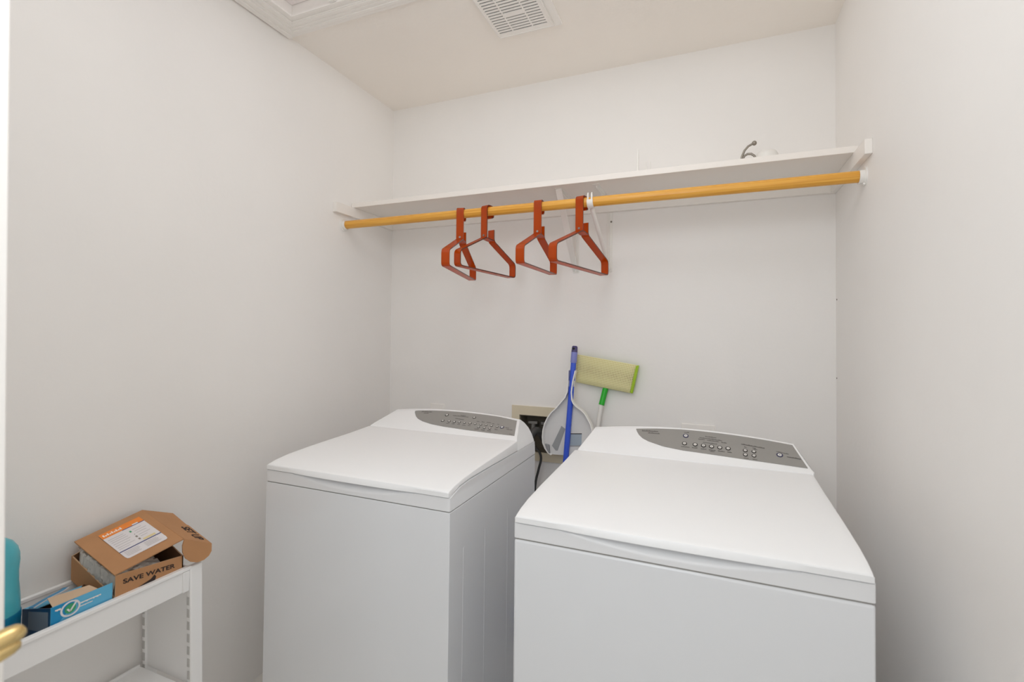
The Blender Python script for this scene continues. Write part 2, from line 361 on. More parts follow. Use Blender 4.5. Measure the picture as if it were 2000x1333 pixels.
# ================================================================== APPLIANCES
def machine(root, x0, x1, yf, depth, zs, dz, oB, oT, hB, hT, zB, zT, arch, xc, ridges):
    xm = (x0 + x1) / 2; hw = (x1 - x0) / 2; yb = yf + depth
    # cabinet
    bm = B(); box(bm, (x0, yf, .03), (x1, yb, zs - .0018))
    for y in ridges: box(bm, (x1 - .002, y - .004, .12), (x1 + .0005, y + .004, zs - .12))
    obj('cabinet', bm, 'enamel', root, bevel=.006, seg=3)
    bm = B(); box(bm, (x0 + .012, yf + .012, 0), (x1 - .012, yb - .012, .031)); obj('plinth', bm, 'dark', root)
    bm = B(); box(bm, (x0 + .003, yf + .003, zs - .004), (x1 - .003, yb - .004, zs + .004)); obj('seam_gasket', bm, 'panel', root)
    # deck: side profile (offset from the front, height) lofted across the width, with the finger scoop in the front face
    lb = [(0, .8488), (.03, .8566), (.056, .8634), (.115, .8672), (.256, .8665), (.355, .8646), (.487, .8638)]
    lb = [(o * oB / .478, z + dz) for o, z in lb]
    ztop = lb[0][1]; zb = zs + .0016; uh = .655
    us = [-1, -.996, -.985] + [-.95 + .0475 * i for i in range(41)] + [.985, .996, 1]
    def deck_ring(u):
        e = .0035 if abs(u) == 1 else (.0012 if abs(u) > .99 else 0)
        s = max(0, 1 - (u / uh) ** 2); h = .0235 * s; d = .030 * s ** .8
        pts = []
        for k in range(13):
            z = zb + (ztop - zb) * k / 12
            t = 0 if h < 1e-6 else max(0, min(1, (z - (ztop - h)) / h))
            t = t ** 1.6
            pts.append((xm + u * hw, yf + e + d * t, z))
        for o, z in lb[1:]: pts.append((xm + u * hw, yf + max(o, d + .004), z - .0006))
        pts += [(xm + u * hw, yf + o, z) for o, z in ((oT + .87 * (depth - oT), lb[-1][1] - .0006), (oT + .96 * (depth - oT), lb[-1][1] - .022), (depth, lb[-1][1] - .042), (depth, zb))]
        return pts
    bm = B(); loft(bm, [deck_ring(u) for u in us]); obj('deck', bm, 'deck', root, smooth=32)
    # lid
    lt = [(.012, .8700), (.03, .8745), (.075, .8807), (.168, .8865), (.255, .890), (.354, .8935), (.474, .9004)]
    lt = [(o * oB / .478, z + dz) for o, z in lt]
    lhw = hw - .0025
    def lid_ring(u):
        e = {1: .0055, .996: .0022, .985: .0006}.get(abs(u), 0)
        s = max(0, 1 - (u / uh) ** 2) ** .6
        y0 = yf - .003; z0 = ztop + .0030
        p = [(y0 + e * .3 + .012, z0 + .0002), (y0 + e * .3 - .0035 * s, z0 - .0012 * s), (y0 + e * .3 - .003 * s, z0 + .002), (y0 + e * .3, z0 + .0118 - e * .3), (y0 + .0014 + e, z0 + .0144 - e), (y0 + .006 + e, z0 + .0166 - e)]
        p += [(yf + o, z - e) for o, z in lt]
        p += [(yf + oB - .001, lb[-1][1] + .0022)]
        p += [(yf + o, z + .0026) for o, z in reversed(lb[1:-1])]
        return [(xm + u * lhw, y, z) for y, z in p]
    bm = B(); loft(bm, [lid_ring(u) for u in us]); obj('lid', bm, 'plastic', root, smooth=28)
    # console
    zd = lb[-1][1]; oM = depth
    def con_ring(u):
        q = 1 - u * u
        P = [(oB, zd, hw - .001), (oB + .0012, zB - .003, hB + .001), (oB + .006, zB, hB)]
        for k in (1, 2, 3, 4, 5):
            v = k / 6; P.append((oB + (oT - oB) * v, zB + (zT + arch * q - zB) * v, hB + (hT - hB) * v))
        P.append((oT - .004, zT - .0012 + arch * q, hT + .001)); P.append((oT + .004, zT - .0012 + arch * q, hT + .002))
        r = oM - oT
        for f_, g, hh in ((.30, .16, .34), (.52, .38, .62), (.72, .68, .86), (.87, 1, 1)):
            zz = zT + arch * q * (1 - g) ** 1.5 - (zT - zd) * g
            P.append((oT + r * f_, zz, hT + (hw - .0008 - hT) * hh))
        cx = lambda z: xc + (xm - xc) * max(0, min(1, (zB - z) / (zB - zd)))
        return [((cx(z) + u * h), yf + o, z) for o, z, h in P]
    uc = [-1, -.99, -.96] + [-.9 + .1 * i for i in range(19)] + [.96, .99, 1]
    bm = B(); loft(bm, [con_ring(u) for u in uc]); con = obj('console', bm, 'plastic', root, smooth=35, bevel=.002)
    def face(u, v, off=0):
        b = Vector((xc + u * hB, yf + oB, zB)); t = Vector((xc + u * hT, yf + oT, zT + arch * (1 - u * u)))
        n = Vector((0, -(zT + arch * (1 - u * u) - zB), oT - oB)).normalized()
        return b.lerp(t, v) + n * off
    return con, face
def control_panel(root, face, outline_lo, outline_hi, u0, u1, uR1, name='control_panel'):
    bm = B(); N = 44; top = []; bot = []
    for i in range(N + 1):
        t = i / N; u = u0 + (u1 - u0) * t ** 1.6
        lo = interp(u, *outline_lo); hi = interp(u, *outline_hi)
        top.append([face(u + (uR1 if i == N else 0) * (lo + (hi - lo) * k / 6), lo + (hi - lo) * k / 6, .0014) for k in range(7)])
        bot.append([face(u, lo + (hi - lo) * k / 6, -.002) for k in range(7)])
    V = [[bm.verts.new(p) for p in r] for r in top]; W_ = [[bm.verts.new(p) for p in r] for r in bot]
    for i in range(N):
        for k in range(6): bm.faces.new((V[i][k], V[i + 1][k], V[i + 1][k + 1], V[i][k + 1]))
        for k in (0, 6): bm.faces.new((V[i][k], V[i + 1][k], W_[i + 1][k], W_[i][k]))
    for i in (0, N):
        for k in range(6): bm.faces.new((V[i][k], V[i][k + 1], W_[i][k + 1], W_[i][k]))
    return obj(name, bm, 'panel', root, smooth=40)
def button(panel, face, u, v, r, blue=False, rim=1.62):
    c = face(u, v, .0014); n = (face(u, v, 1) - face(u, v, 0)).normalized()
    bm = B(); disc(bm, c - n * .001, n, r * rim, .0022, 24, 0); disc(bm, c, n, r, .0020, 24, 1)
    ex = (face(u + .01, v) - face(u, v)).normalized(); ey = n.cross(ex)
    disc(bm, c + n * .0020, n, r * .28, .0003, 10, 2)
    return obj('button', bm, ['ringblue' if blue else 'ring', 'cap', 'ink'], panel, label='blue ringed push button' if blue else None)
def strokes(panel, face, items):
    rnd = random.Random(3)
    for u0, v0, u1, v1, h in items:                                # one short line of tiny letter-like marks each
        bm = B(); n = max(2, int(abs(u1 - u0) / .0085)); prev = None
        for k in range(n):
            a = u0 + (u1 - u0) * k / n; b = u0 + (u1 - u0) * (k + .8) / n; c = u0 + (u1 - u0) * (k + 1) / n; va = v0 + (v1 - v0) * k / n
            hh = h * (1 if rnd.random() < .4 else .70)
            def q(x0, x1, y0, y1): bm.faces.new([bm.verts.new(face(*p, .0017)) for p in ((x0, y0), (x1, y0), (x1, y1), (x0, y1))])
            q(a, b, va, va + hh)
            if k < n - 1: q(b, c, va + h * .2, va + h * .45)
        bmesh.ops.remove_doubles(bm, verts=bm.verts[:], dist=.00002)
        obj('caption', bm, 'ink', panel, smooth=0)
washer = thing('washing_machine', 'white top-loading washing machine on the left, beside the left wall', 'washing machine', (-.936, 1.42, 0))
con, wf = machine(washer, -1.258, -.614, 1.092, .6555, .8137, 0, .478, .608, .316, .276, .902, .950, .016, -.936, (1.172, 1.308, 1.482))
lo = ([-.622, -.60, -.566, -.513, -.441, -.337, -.183, .012, .334, .636, .972], [.84, .775, .700, .590, .481, .382, .292, .236, .192, .172, .168])
hi = ([-.622, -.58, -.357, .01, .366, .709, .972], [.86, .880, .901, .913, .918, .927, .889])
wp = control_panel(washer, wf, lo, hi, -.622, .965, 0)
for u, v, r in [(-.061, .724, .0045), (.357, .732, .004), (-.056, .466, .0042), (.04, .467, .0036), (.116, .464, .0036), (.189, .467, .0036), (.264, .461, .0030), (.343, .470, .0036), (.416, .463, .0030), (.495, .467, .0030), (.569, .471, .0030), (.643, .468, .0030), (.721, .459, .0030), (.482, .344, .0030), (.561, .344, .0030), (.634, .347, .0030)]:
    button(wp, wf, u, v, r)
button(wp, wf, .787, .467, .0048, True)
strokes(wp, wf, [(u0, v0 * .94 - .005, u1, v1 * .94 - .005, h) for u0, v0, u1, v1, h in [(-.50, .86, -.33, .86, .04), (-.44, .79, -.36, .79, .035), (.03, .77, .27, .76, .03), (.14, .81, .22, .81, .03), (.10, .64, .23, .62, .03), (.42, .62, .46, .62, .03), (.49, .62, .53, .62, .03), (.56, .63, .62, .63, .03), (.64, .60, .67, .60, .03), (.71, .61, .74, .61, .03),
                 (.02, .39, .07, .39, .03), (.10, .39, .14, .39, .03), (.18, .39, .22, .39, .03), (.25, .38, .30, .38, .03), (.33, .39, .37, .39, .03), (.44, .27, .50, .27, .03), (.53, .26, .58, .26, .03), (.61, .26, .66, .26, .03), (.83, .50, .88, .49, .03), (.85, .43, .93, .42, .03), (.90, .22, .94, .22, .03), (.70, .36, .74, .36, .03)]])

dryer = thing('clothes_dryer', 'white clothes dryer on the right, nearest the camera', 'dryer', (-.066, 1.38, 0))
con, df = machine(dryer, -.4125, .2745, 1.034, .71, .8067, -.0075, .527, .642,   .3355, .302, .8965, .9505, .021, -.0625, ())
lo = ([-.528, -.51, -.480, -.428, -.365, -.216, -.039, .514, .98], [.875, .79, .680, .555, .467, .340, .272, .191, .137])
hi = ([-.528, -.3, -.054, .387, .7, .98], [.888, .918, .936, .928, .922, .915])
dp = control_panel(dryer, df, lo, hi, -.528, .975, 0)
for u, v, r, bl in [(-.012, .729, .0052, 1), (-.02, .482, .0046, 0), (.078, .478, .0046, 0), (.154, .472, .0046, 0), (.226, .466, .0046, 0), (.299, .462, .0046, 0), (.372, .463, .0046, 0), (.519, .462, .0040, 0), (.592, .462, .0040, 0), (.510, .327, .0040, 0), (.581, .327, .0040, 0), (.804, .459, .0054, 1)]:
    button(dp, df, u, v, r, bl)
strokes(dp, df, [(u0, v0 * .915, u1, v1 * .915, h) for u0, v0, u1, v1, h in [(-.46, .87, -.29, .865, .045), (-.39, .80, -.27, .79, .04), (-.03, .91, .02, .91, .03), (.175, .83, .28, .82, .03), (.12, .77, .33, .74, .03), (.11, .71, .17, .71, .03), (.19, .70, .30, .69, .03), (.32, .68, .37, .675, .03), (.15, .62, .28, .60, .03),
                 (-.05, .40, .03, .40, .03), (.05, .40, .10, .40, .03), (.13, .39, .18, .39, .03), (.20, .38, .26, .375, .03), (.21, .335, .25, .335, .03), (.28, .375, .34, .37, .03), (.36, .37, .40, .37, .03), (.50, .70, .70, .66, .04), (.52, .615, .54, .61, .03), (.59, .62, .62, .615, .03), (.60, .58, .63, .58, .03), (.49, .235, .53, .235, .03), (.56, .225, .60, .225, .03), (.79, .61, .85, .59, .03), (.85, .58, .89, .575, .03), (.86, .46, .97, .44, .04)]])

# ================================================================== SHELF, ROD, BRACKETS, HANGERS
ZS0, ZS1, YS = 1.847, 1.8685, 1.764
bm = B(); box(bm, (XL + .004, YS, ZS0), (XR - .006, YB - .001, ZS1)); tag(obj('wall_shelf', bm, 'shelf', bevel=.0015), 'long white painted shelf board spanning between the two side walls', 'shelf')
for nm, lab, a, b in (('shelf_cleat', 'short white wooden cleat on the left wall under the shelf end', (XL, 1.650, 1.803), (XL + .019, YB - .019, ZS0)),
                      ('shelf_cleat', 'short white wooden cleat on the right wall under the shelf end', (XR - .019, 1.650, 1.803), (XR, YB - .019, ZS0))):
    bm = B(); box(bm, a, b); box(bm, (a[0], 1.650, ZS0 - .001), (b[0], YS - .002, 1.846)); tag(obj(nm, bm, 'shelf', bevel=.0015), lab, 'cleat', 'shelf cleats')
bm = B(); box(bm, (XL, YB - .019, 1.803), (XR, YB, ZS0)); tag(obj('shelf_cleat', bm, 'shelf', bevel=.0015), 'long white wooden cleat on the back wall beneath the shelf', 'cleat', 'shelf cleats')

RY, RZ, RR = 1.7225, 1.7585, .0178
bm = B(); tube(bm, [(XL + .006, RY, RZ), (-.5, RY, RZ), (XR - .007, RY, RZ)], RR, 28); tag(obj('closet_rod', bm, 'rod'), 'round honey-coloured wooden closet rod below the shelf', 'rod')
def socket(x, s, lab):
    t = thing('rod_socket', lab, 'socket', (x, RY, RZ), 'rod sockets')
    bm = B(); disc(bm, (x, RY, RZ), (s, 0, 0), .029, .004, 28)
    obj('plate', bm, 'whitep', t)
    # open-topped cup
    n = 24; rings = []
    a0, a1 = math.radians(140), math.radians(400)
    pr = []
    for k in range(n + 1):
        a = a0 + (a1 - a0) * k / n; pr.append((math.cos(a), math.sin(a)))
    bm = B()
    R0, R1 = RR + .0006, RR + .005
    ring = lambda k: [(x + s * .003, RY + R0 * pr[k][0], RZ + R0 * pr[k][1]), (x + s * .003, RY + R1 * pr[k][0], RZ + R1 * pr[k][1]), (x + s * .017, RY + R1 * pr[k][0], RZ + R1 * pr[k][1]), (x + s * .017, RY + R0 * pr[k][0], RZ + R0 * pr[k][1])]
    loft(bm, [ring(k) for k in range(n + 1)]); obj('cup', bm, 'whitep', t, bevel=.0006)
    bm = B(); ball(bm, (x + s * .005, RY - .012, RZ - .0255), .0035); obj('screw', bm, 'whitep', t)
socket(XL, 1, 'white round rod socket on the left wall'); socket(XR, -1, 'white round rod socket on the right wall')

def strip(bm, path, wx, th, mi=0):
    """flat bar: path of (y,z) at centre x given by path x; width along x"""
    rings = []
    P = [Vector(p) for p in path]
    for i, p in enumerate(P):
        d = (P[min(i + 1, len(P) - 1)] - P[max(i - 1, 0)]).normalized(); n = Vector((0, -d.z, d.y)).normalized()
        rings.append([p + Vector((-wx / 2, 0, 0)) - n * th / 2, p + Vector((wx / 2, 0, 0)) - n * th / 2, p + Vector((wx / 2, 0, 0)) + n * th / 2, p + Vector((-wx / 2, 0, 0)) + n * th / 2])
    loft(bm, rings, mi=mi)
def bracket(x, hook, lab):
    t = thing('shelf_bracket', lab, 'bracket', (x, YB, 1.70), 'shelf brackets')
    bm = B(); box(bm, (x - .013, YB - .003, 1.545), (x + .013, YB, 1.802)); box(bm, (x - .002, YB - .012, 1.55), (x + .002, YB, 1.80)); obj('wall_leg', bm, 'whitep', t, bevel=.001)
    bm = B(); box(bm, (x - .013, YS + .03, ZS0 - .003), (x + .013, YB - .02, ZS0)); box(bm, (x - .002, YS + .05, ZS0 - .012), (x + .002, YB - .02, ZS0 - .001)); obj('shelf_arm', bm, 'whitep', t, bevel=.001)
    bm = B()
    if hook: tube(bm, [(x, YB - .005, 1.556), (x, 1.90, 1.655), (x, 1.75, 1.733), (x, RY + .020, RZ - .006)], [.007, .0085, .0085, .007], 10)
    else: strip(bm, [(x, YB - .004, 1.552), (x, 1.95, 1.68), (x, YS + .036, ZS0 - .004)], .025, .006)
    obj('brace', bm, 'whitep', t, bevel=.001)
    if hook:
        bm = B(); n = 18; R0, R1 = RR + .0006, RR + .0055; rings = []
        for k in range(n + 1):
            a = math.radians(-20 - 230 * k / n + 60); c, s = math.cos(a), math.sin(a)
            rings.append([(x - .011, RY + R0 * c, RZ + R0 * s), (x + .011, RY + R0 * c, RZ + R0 * s), (x + .011, RY + R1 * c, RZ + R1 * s), (x - .011, RY + R1 * c, RZ + R1 * s)])
        loft(bm, rings)
        for dx in (-.007, .007): tube(bm, [(x + dx, RY - .020, RZ + .004), (x + dx, RY - .0195, RZ + .022), (x + dx, RY - .017, RZ + .030)], [.0035, .003, .002], 8)
        obj('rod_hook', bm, 'whitep', t, bevel=.0006)
    bm = B(); disc(bm, (x + .008, YB - .003, 1.762), (0, -1, 0), .004, .002, 12); obj('screw', bm, 'nail', t, label='dark screw head')
    return t
bracket(-.545, False, 'white metal shelf bracket with a flat diagonal brace, the left of two')
bracket(-.398, True, 'white metal shelf bracket whose brace ends in a hook holding the rod')

def hanger(x, ang, W, lab, z_e=1.541, bw=.030, dip=0.0):
    t = thing('clothes_hanger', lab, 'hanger', (x, RY, RZ), 'amber hangers on the rod')
    e = Vector((-math.sin(ang), -math.cos(ang), 0)); n = Vector((math.cos(ang), -math.sin(ang), 0)); c = Vector((x, RY, 0))
    th = .0042
    def band(name, pts):
        # pts (u, z) in the hanger's plane, band width along the plane's normal
        Q = []
        for i, (u, z) in enumerate(pts):                           # round the bends
            if 0 < i < len(pts) - 1:
                p0, p, p1 = Vector(pts[i - 1]), Vector((u, z)), Vector(pts[i + 1])
                r = min(.014, (p - p0).length * .45, (p1 - p).length * .45)
                a = p + (p0 - p).normalized() * r; b = p + (p1 - p).normalized() * r
                for k in range(6):
                    s = k / 5; Q.append(a * (1 - s) ** 2 + p * 2 * s * (1 - s) + b * s * s)
            else: Q.append(Vector((u, z)))
        bm = B(); rings = []
        for i, q in enumerate(Q):
            d = (Q[min(i + 1, len(Q) - 1)] - Q[max(i - 1, 0)]).normalized(); m = Vector((-d.y, d.x))
            f3 = lambda v2: c + e * v2.x + Vector((0, 0, v2.y))
            a, b = f3(q + m * th / 2), f3(q - m * th / 2)
            rings.append([a - n * bw / 2, a + n * bw / 2, b + n * bw / 2, b - n * bw / 2])
        for f in loft(bm, rings):
            vs4 = [v.co for v in f.verts]
            if len(vs4) == 4 and abs((vs4[1] - vs4[0]).cross(vs4[2] - vs4[1]).normalized().dot(n)) > .8: f.material_index = 1
        return obj(name, bm, ['amber', 'amberedge'], t, smooth=35)
    g = RR + .0032; zt = RZ + g
    band('hook', [(g, 1.652), (g, zt), (-g, zt), (-g, RZ - .022), (-g + .016, RZ - .027)])
    band('frame', [(g - .0005, 1.6515), (W, z_e + .030 + dip), (W, z_e - .026 + dip), (-W, z_e - .026 - dip), (-W, z_e + .030 - dip), (-g - .004, 1.643), (-g - .004, 1.688)])
    band('web', [(g - .004, 1.6500), (-g - .002, 1.6450)])
    bm = B(); a = c + e * g + Vector((0, 0, 1.66)); disc(bm, a + e * .002, e, .004, .002, 12); obj('rivet', bm, 'nickel', t)
    return t
hanger(-.9322, -.2586, .2338, 'amber plastic clothes hanger, leftmost of the four on the rod', dip=.002)
hanger(-.8142, .2292, .1751, 'amber plastic clothes hanger, second from the left, turned broadside', z_e=1.543, dip=.006)
hanger(-.5974, -.0611, .2337, 'amber plastic clothes hanger, third from the left, seen nearly edge-on', z_e=1.5455, dip=-.007)
hanger(-.4314, .1895, .2227, 'amber plastic clothes hanger, rightmost, touching the white rod hook', dip=.001)

# things on the shelf
t = thing('wire_stand', 'small white stand with thin upright prongs on top of the shelf', 'stand', (-.245, 1.92, ZS1))
bm = B(); box(bm, (-.285, 1.895, ZS1), (-.195, 1.945, ZS1 + .004)); obj('base', bm, 'whitep', t, bevel=.001)
bm = B(); box(bm, (-.2625, 1.914, ZS1 + .003), (-.2545, 1.926, 2.004)); obj('post', bm, 'whitep', t, bevel=.0015)
for x in (-.2264, -.2109):
    bm = B(); tube(bm, [(x, 1.92, ZS1 + .003), (x, 1.92, 1.948)], .0022, 10); obj('prong', bm, 'whitep', t)
t = thing('robe_hook', 'dark metal double robe hook with ball end lying on the shelf', 'hook', (.12, 1.92, ZS1))
bm = B(); disc(bm, (.118, 1.925, ZS1), (0, 0, 1), .024, .006, 24); obj('base_plate', bm, 'nickel', t)
bm = B(); tube(bm, [(.108, 1.92, ZS1 + .004), (.109, 1.92, 1.905), (.112, 1.92, 1.928), (.120, 1.92, 1.948), (.132, 1.92, 1.962), (.147, 1.92, 1.970)], [.007, .0045, .004, .004, .004, .004], 12); ball(bm, (.152, 1.92, 1.971), .0085); obj('long_arm', bm, 'nickel', t)
bm = B(); tube(bm, [(.110, 1.922, ZS1 + .004), (.111, 1.922, 1.910), (.119, 1.922, 1.929), (.130, 1.922, 1.935), (.142, 1.922, 1.934), (.152, 1.922, 1.926), (.158, 1.922, 1.912)], .0042, 12); obj('short_arm', bm, 'nickel', t)
bm = B(); prof = [(.0, 0), (.036, 0), (.038, .03), (.037, .055), (.030, .068), (.016, .073), (0, .0735)]
loft(bm, [[(.193 + r_ * math.cos(2 * PI * k / 24), 1.93 + r_ * math.sin(2 * PI * k / 24), ZS1 + z) for k in range(24)] for r_, z in [(max(r_, .0004), z) for r_, z in prof]])
tag(obj('plastic_puck', bm, 'whitep', smooth=50), 'small white rounded plastic puck beside the dark hook on the shelf', 'puck')

# ================================================================== BACK WALL FITTINGS
def wall_plate(x0, x1, z0, z1, lab, gang):
    t = thing('outlet_cover', lab, 'outlet', ((x0 + x1) / 2, YB, (z0 + z1) / 2))
    bm = B(); box(bm, (x0, YB - .006, z0), (x1, YB, z1)); obj('cover_plate', bm, 'trim', t, bevel=.003)
    for i in range(gang):
        xx = x0 + (x1 - x0) * (i + .5) / gang
        bm = B(); box(bm, (xx - .017, YB - .0085, (z0 + z1) / 2 - .034), (xx + .017, YB - .005, (z0 + z1) / 2 + .034)); obj('receptacle', bm, 'whitep', t, bevel=.002)
wall_plate(-1.2837, -1.2046, .800, .9205, 'white outlet cover on the back wall behind the left machine', 1)
wall_plate(-.1003, .0243, .797, .917, 'wide white outlet cover on the back wall behind the right machine', 2)

lb_ = thing('laundry_hookup_box', 'beige recessed laundry hookup box with valves in the back wall', 'hookup box', (-.70, YB, .82))
bm = B()
X0, X1, Z0, Z1 = -.844, -.552, .697, .941
for lo_, hi_ in (((X0, Z0), (HX0, Z1)), ((HX1, Z0), (X1, Z1)), ((HX0, HZ1), (HX1, Z1)), ((HX0, Z0), (HX1, HZ0))): box(bm, (lo_[0], YB - .008, lo_[1]), (hi_[0], YB, hi_[1]))
obj('face_plate', bm, 'beige', lb_)
bm = B(); d = .085
a = .001
for lo_, hi_ in (((HX0 + a, YB - .002, HZ0 + a), (HX0 + .004, YB + d, HZ1 - a)), ((HX1 - .004, YB - .002, HZ0 + a), (HX1 - a, YB + d, HZ1 - a)), ((HX0 + .004, YB - .002, HZ0 + a), (HX1 - .004, YB + d, HZ0 + .004)), ((HX0 + .004, YB - .002, HZ1 - .004), (HX1 - .004, YB + d, HZ1 - a)), ((HX0 + a, YB + d, HZ0 + a), (HX1 - a, YB + d + .003, HZ1 - a))): box(bm, lo_, hi_)
obj('recess', bm, 'boxin', lb_)
for x, zt_ in ((-.752, .862), (-.690, .862)):
    bm = B(); disc(bm, (x, YB + .084, .838), (0, -1, 0), .012, .055, 16); tube(bm, [(x, YB + .034, .856), (x, YB + .034, .815)], .013, 14); box(bm, (x - .022, YB + .024, .856), (x + .022, YB + .044, .868)); obj('valve', bm, 'valve', lb_, bevel=.001)
def hose(lab, path, r):
    bm = B(); P = [Vector(p) for p in path]; S_ = []
    for i in range(len(P) - 1):
        p0, p1, p2, p3 = P[max(i - 1, 0)], P[i], P[i + 1], P[min(i + 2, len(P) - 1)]
        for k in range(8):
            s = k / 8; S_.append(.5 * ((2 * p1) + (p2 - p0) * s + (2 * p0 - 5 * p1 + 4 * p2 - p3) * s * s + (3 * p1 - p0 - 3 * p2 + p3) * s ** 3))
    S_.append(P[-1]); tube(bm, S_, r, 12)
    return tag(obj('water_hose', bm, 'hose', smooth=60), lab, 'hose', 'supply hoses')
hose('thick dark grey hose looping out of the beige hookup box', [(-.690, YB + .034, .814), (-.690, YB + .02, .795), (-.686, YB - .01, .80), (-.688, YB - .05, .835), (-.705, YB - .085, .845), (-.725, YB - .11, .79), (-.74, YB - .13, .65), (-.76, YB - .16, .30), (-.78, YB - .20, .20)], .0165)
hose('thin dark hose hanging below the beige hookup box behind the left machine', [(-.752, YB + .034, .814), (-.750, YB + .02, .79), (-.735, YB - .008, .765), (-.70, YB - .030, .745), (-.690, YB - .035, .715), (-.700, YB - .040, .665), (-.712, YB - .045, .60), (-.72, YB - .05, .45), (-.73, YB - .08, .25)], .0055)

# ================================================================== BROOM, DUSTPAN, MOP
def ax(z): return Vector((-.5325 - (1.2212 - z) * .0485, 1.90 + .0984 * z, z))
broom = thing('broom', 'blue-handled broom leaning upright between the two machines', 'broom', (ax(0).x, ax(0).y, 0))
bm = B(); tube(bm, [ax(.10), ax(.6), ax(1.152)], .0115, 18); obj('pole', bm, 'bluep', broom)
bm = B(); tube(bm, [ax(1.150), ax(1.153), ax(1.196)], [.0115, .0135, .0135], 18); obj('grip', bm, 'lav', broom, label='lavender grip sleeve')
bm = B(); tube(bm, [ax(1.195), ax(1.205), ax(1.218), ax(1.223)], [.0132, .0128, .0122, .009], 18)
p = ax(1.212); disc(bm, p + Vector((-.001, -.0133, 0)), (0, 1, 0), .0052, .004, 14, 1); obj('hanging_cap', bm, ['purple', 'dark'], broom, label='dark purple cap with a hanging hole')
bm = B(); p = ax(.085); hexa(bm, [(p.x - .11, p.y - .02, .07), (p.x + .11, p.y - .02, .07), (p.x + .11, p.y + .02, .07), (p.x - .11, p.y + .02, .07), (p.x - .10, p.y - .015, .12), (p.x + .10, p.y - .015, .12), (p.x + .10, p.y + .015, .12), (p.x - .10, p.y + .015, .12)]); obj('brush_block', bm, 'bluep', broom, bevel=.004)
bm = B()
for i in range(22):
    for j in range(3):
        bx = p.x - .10 + .2 * i / 21; by = p.y - .012 + .012 * j
        tube(bm, [(bx, by, .072), (bx + (bx - p.x) * .12, by - .004, 0.001)], [.003, .0042], 5)
obj('bristles', bm, 'bristle', broom)['kind'] = 'stuff'

pan = thing('dustpan', 'pale grey dustpan clipped to the blue broom pole', 'dustpan', (-.555, 1.99, .76))
def pp(x, z, o=0.0): return Vector((x, 1.90 + .0984 * z + .0135 - o, z))
outl = [(-.5570, 1.118), (-.5570, 1.07), (-.5575, 1.03), (-.567, 1.004), (-.585, .982), (-.6044, .9582), (-.6256, .937), (-.6400, .916), (-.6520, .890), (-.6590, .862), (-.6610, .832), (-.6575, .805), (-.648, .782), (-.634, .764), (-.620, .7566),
        (-.49, .762), (-.470, .772), (-.456, .79), (-.446, .815), (-.441, .845), (-.4425, .880), (-.450, .903), (-.4617, .922), (-.476, .944), (-.493, .958), (-.513, .970), (-.5255, .982), (-.5325, .996), (-.5355, 1.027), (-.531, 1.071), (-.5215, 1.118)]
cen = Vector((-.552, .86))
def inset(i, dd):
    a = Vector(outl[i - 1]); b = Vector(outl[(i + 1) % len(outl)]); d_ = (b - a).normalized(); nn = Vector((d_.y, -d_.x))
    if i in (0,): nn = Vector((1, -1))
    if i == len(outl) - 1: nn = Vector((-1, -1))
    q = Vector(outl[i]) - nn * dd if (i not in (0, len(outl) - 1)) else Vector(outl[i]) + nn * dd
    return q
ins = []
for i, (x, z) in enumerate(outl):
    a = Vector(outl[max(i - 1, 0)]); b = Vector(outl[min(i + 1, len(outl) - 1)]); d_ = (b - a).normalized(); nn = Vector((-d_.y, d_.x))
    q = Vector((x, z)) + nn * .0045
    if abs(z - .76) < .012: q = Vector((x * .99 - .0055, z + .001))
    ins.append(q)
# back plate
bm = B(); n = len(outl)
va = [bm.verts.new(pp(x, z, 0)) for x, z in outl]; vb = [bm.verts.new(pp(x, z, .003)) for x, z in outl]
half = n // 2
for vv in (va, vb):
    for i in range(half):
        j = n - 1 - i
        if i + 1 < j - 1 or True:
            if i + 1 == j: break
            if i + 1 == j - 1: bm.faces.new((vv[i], vv[i + 1], vv[j])) if vv[i + 1] is vv[j - 1] else bm.faces.new((vv[i], vv[i + 1], vv[j - 1], vv[j])); break
            bm.faces.new((vv[i], vv[i + 1], vv[j - 1], vv[j]))
for i in range(n): bm.faces.new((va[i], va[(i + 1) % n], vb[(i + 1) % n], vb[i]))
obj('pan_plate', bm, 'pan', pan, smooth=30)
# raised rim following the outline except along the mouth
bm = B()
hgt = lambda z: .030 if z > .99 else .020 + .010 * max(0, min(1, (z - .755) / .05))
def rim(rng):
    loft(bm, [[pp(outl[i][0], outl[i][1], .002), pp(outl[i][0], outl[i][1], hgt(outl[i][1])), pp(ins[i].x, ins[i].y, hgt(outl[i][1])), pp(ins[i].x, ins[i].y, .002)] for i in rng])
rim(range(0, 15)); rim(range(15, n)); obj('rim', bm, 'panrim', pan, smooth=40, bevel=.001)
bm = B(); ngon_slab(bm, [pp(x, z, .0032) for x, z in ((-.5822, .8794), (-.5647, .8679), (-.5953, .7751), (-.604, .774), (-.6215, .7930))], (0, -.0008, 0)); obj('grip_pad', bm, 'paninner', pan, label='grey slanted pad')
bm = B(); ngon_slab(bm, [pp(x, z, .0032) for x, z in ((-.5414, .8485), (-.4926, .8528), (-.4933, .8064), (-.542, .8017))], (0, -.0008, 0)); ngon_slab(bm, [pp(x, z, .0032) for x, z in ((-.5414, .8485), (-.4926, .8528), (-.4926, .8560), (-.5414, .8517))], (0, -.0016, 0), 1); ngon_slab(bm, [pp(x, z, .0032) for x, z in ((-.542, .8017), (-.4933, .8064), (-.4933, .8024), (-.542, .7977))], (0, -.0016, 0), 2)
obj('label_sticker', bm, ['panblue', 'ring', 'paninner'], pan, label='pale blue sticker with a dark top line')
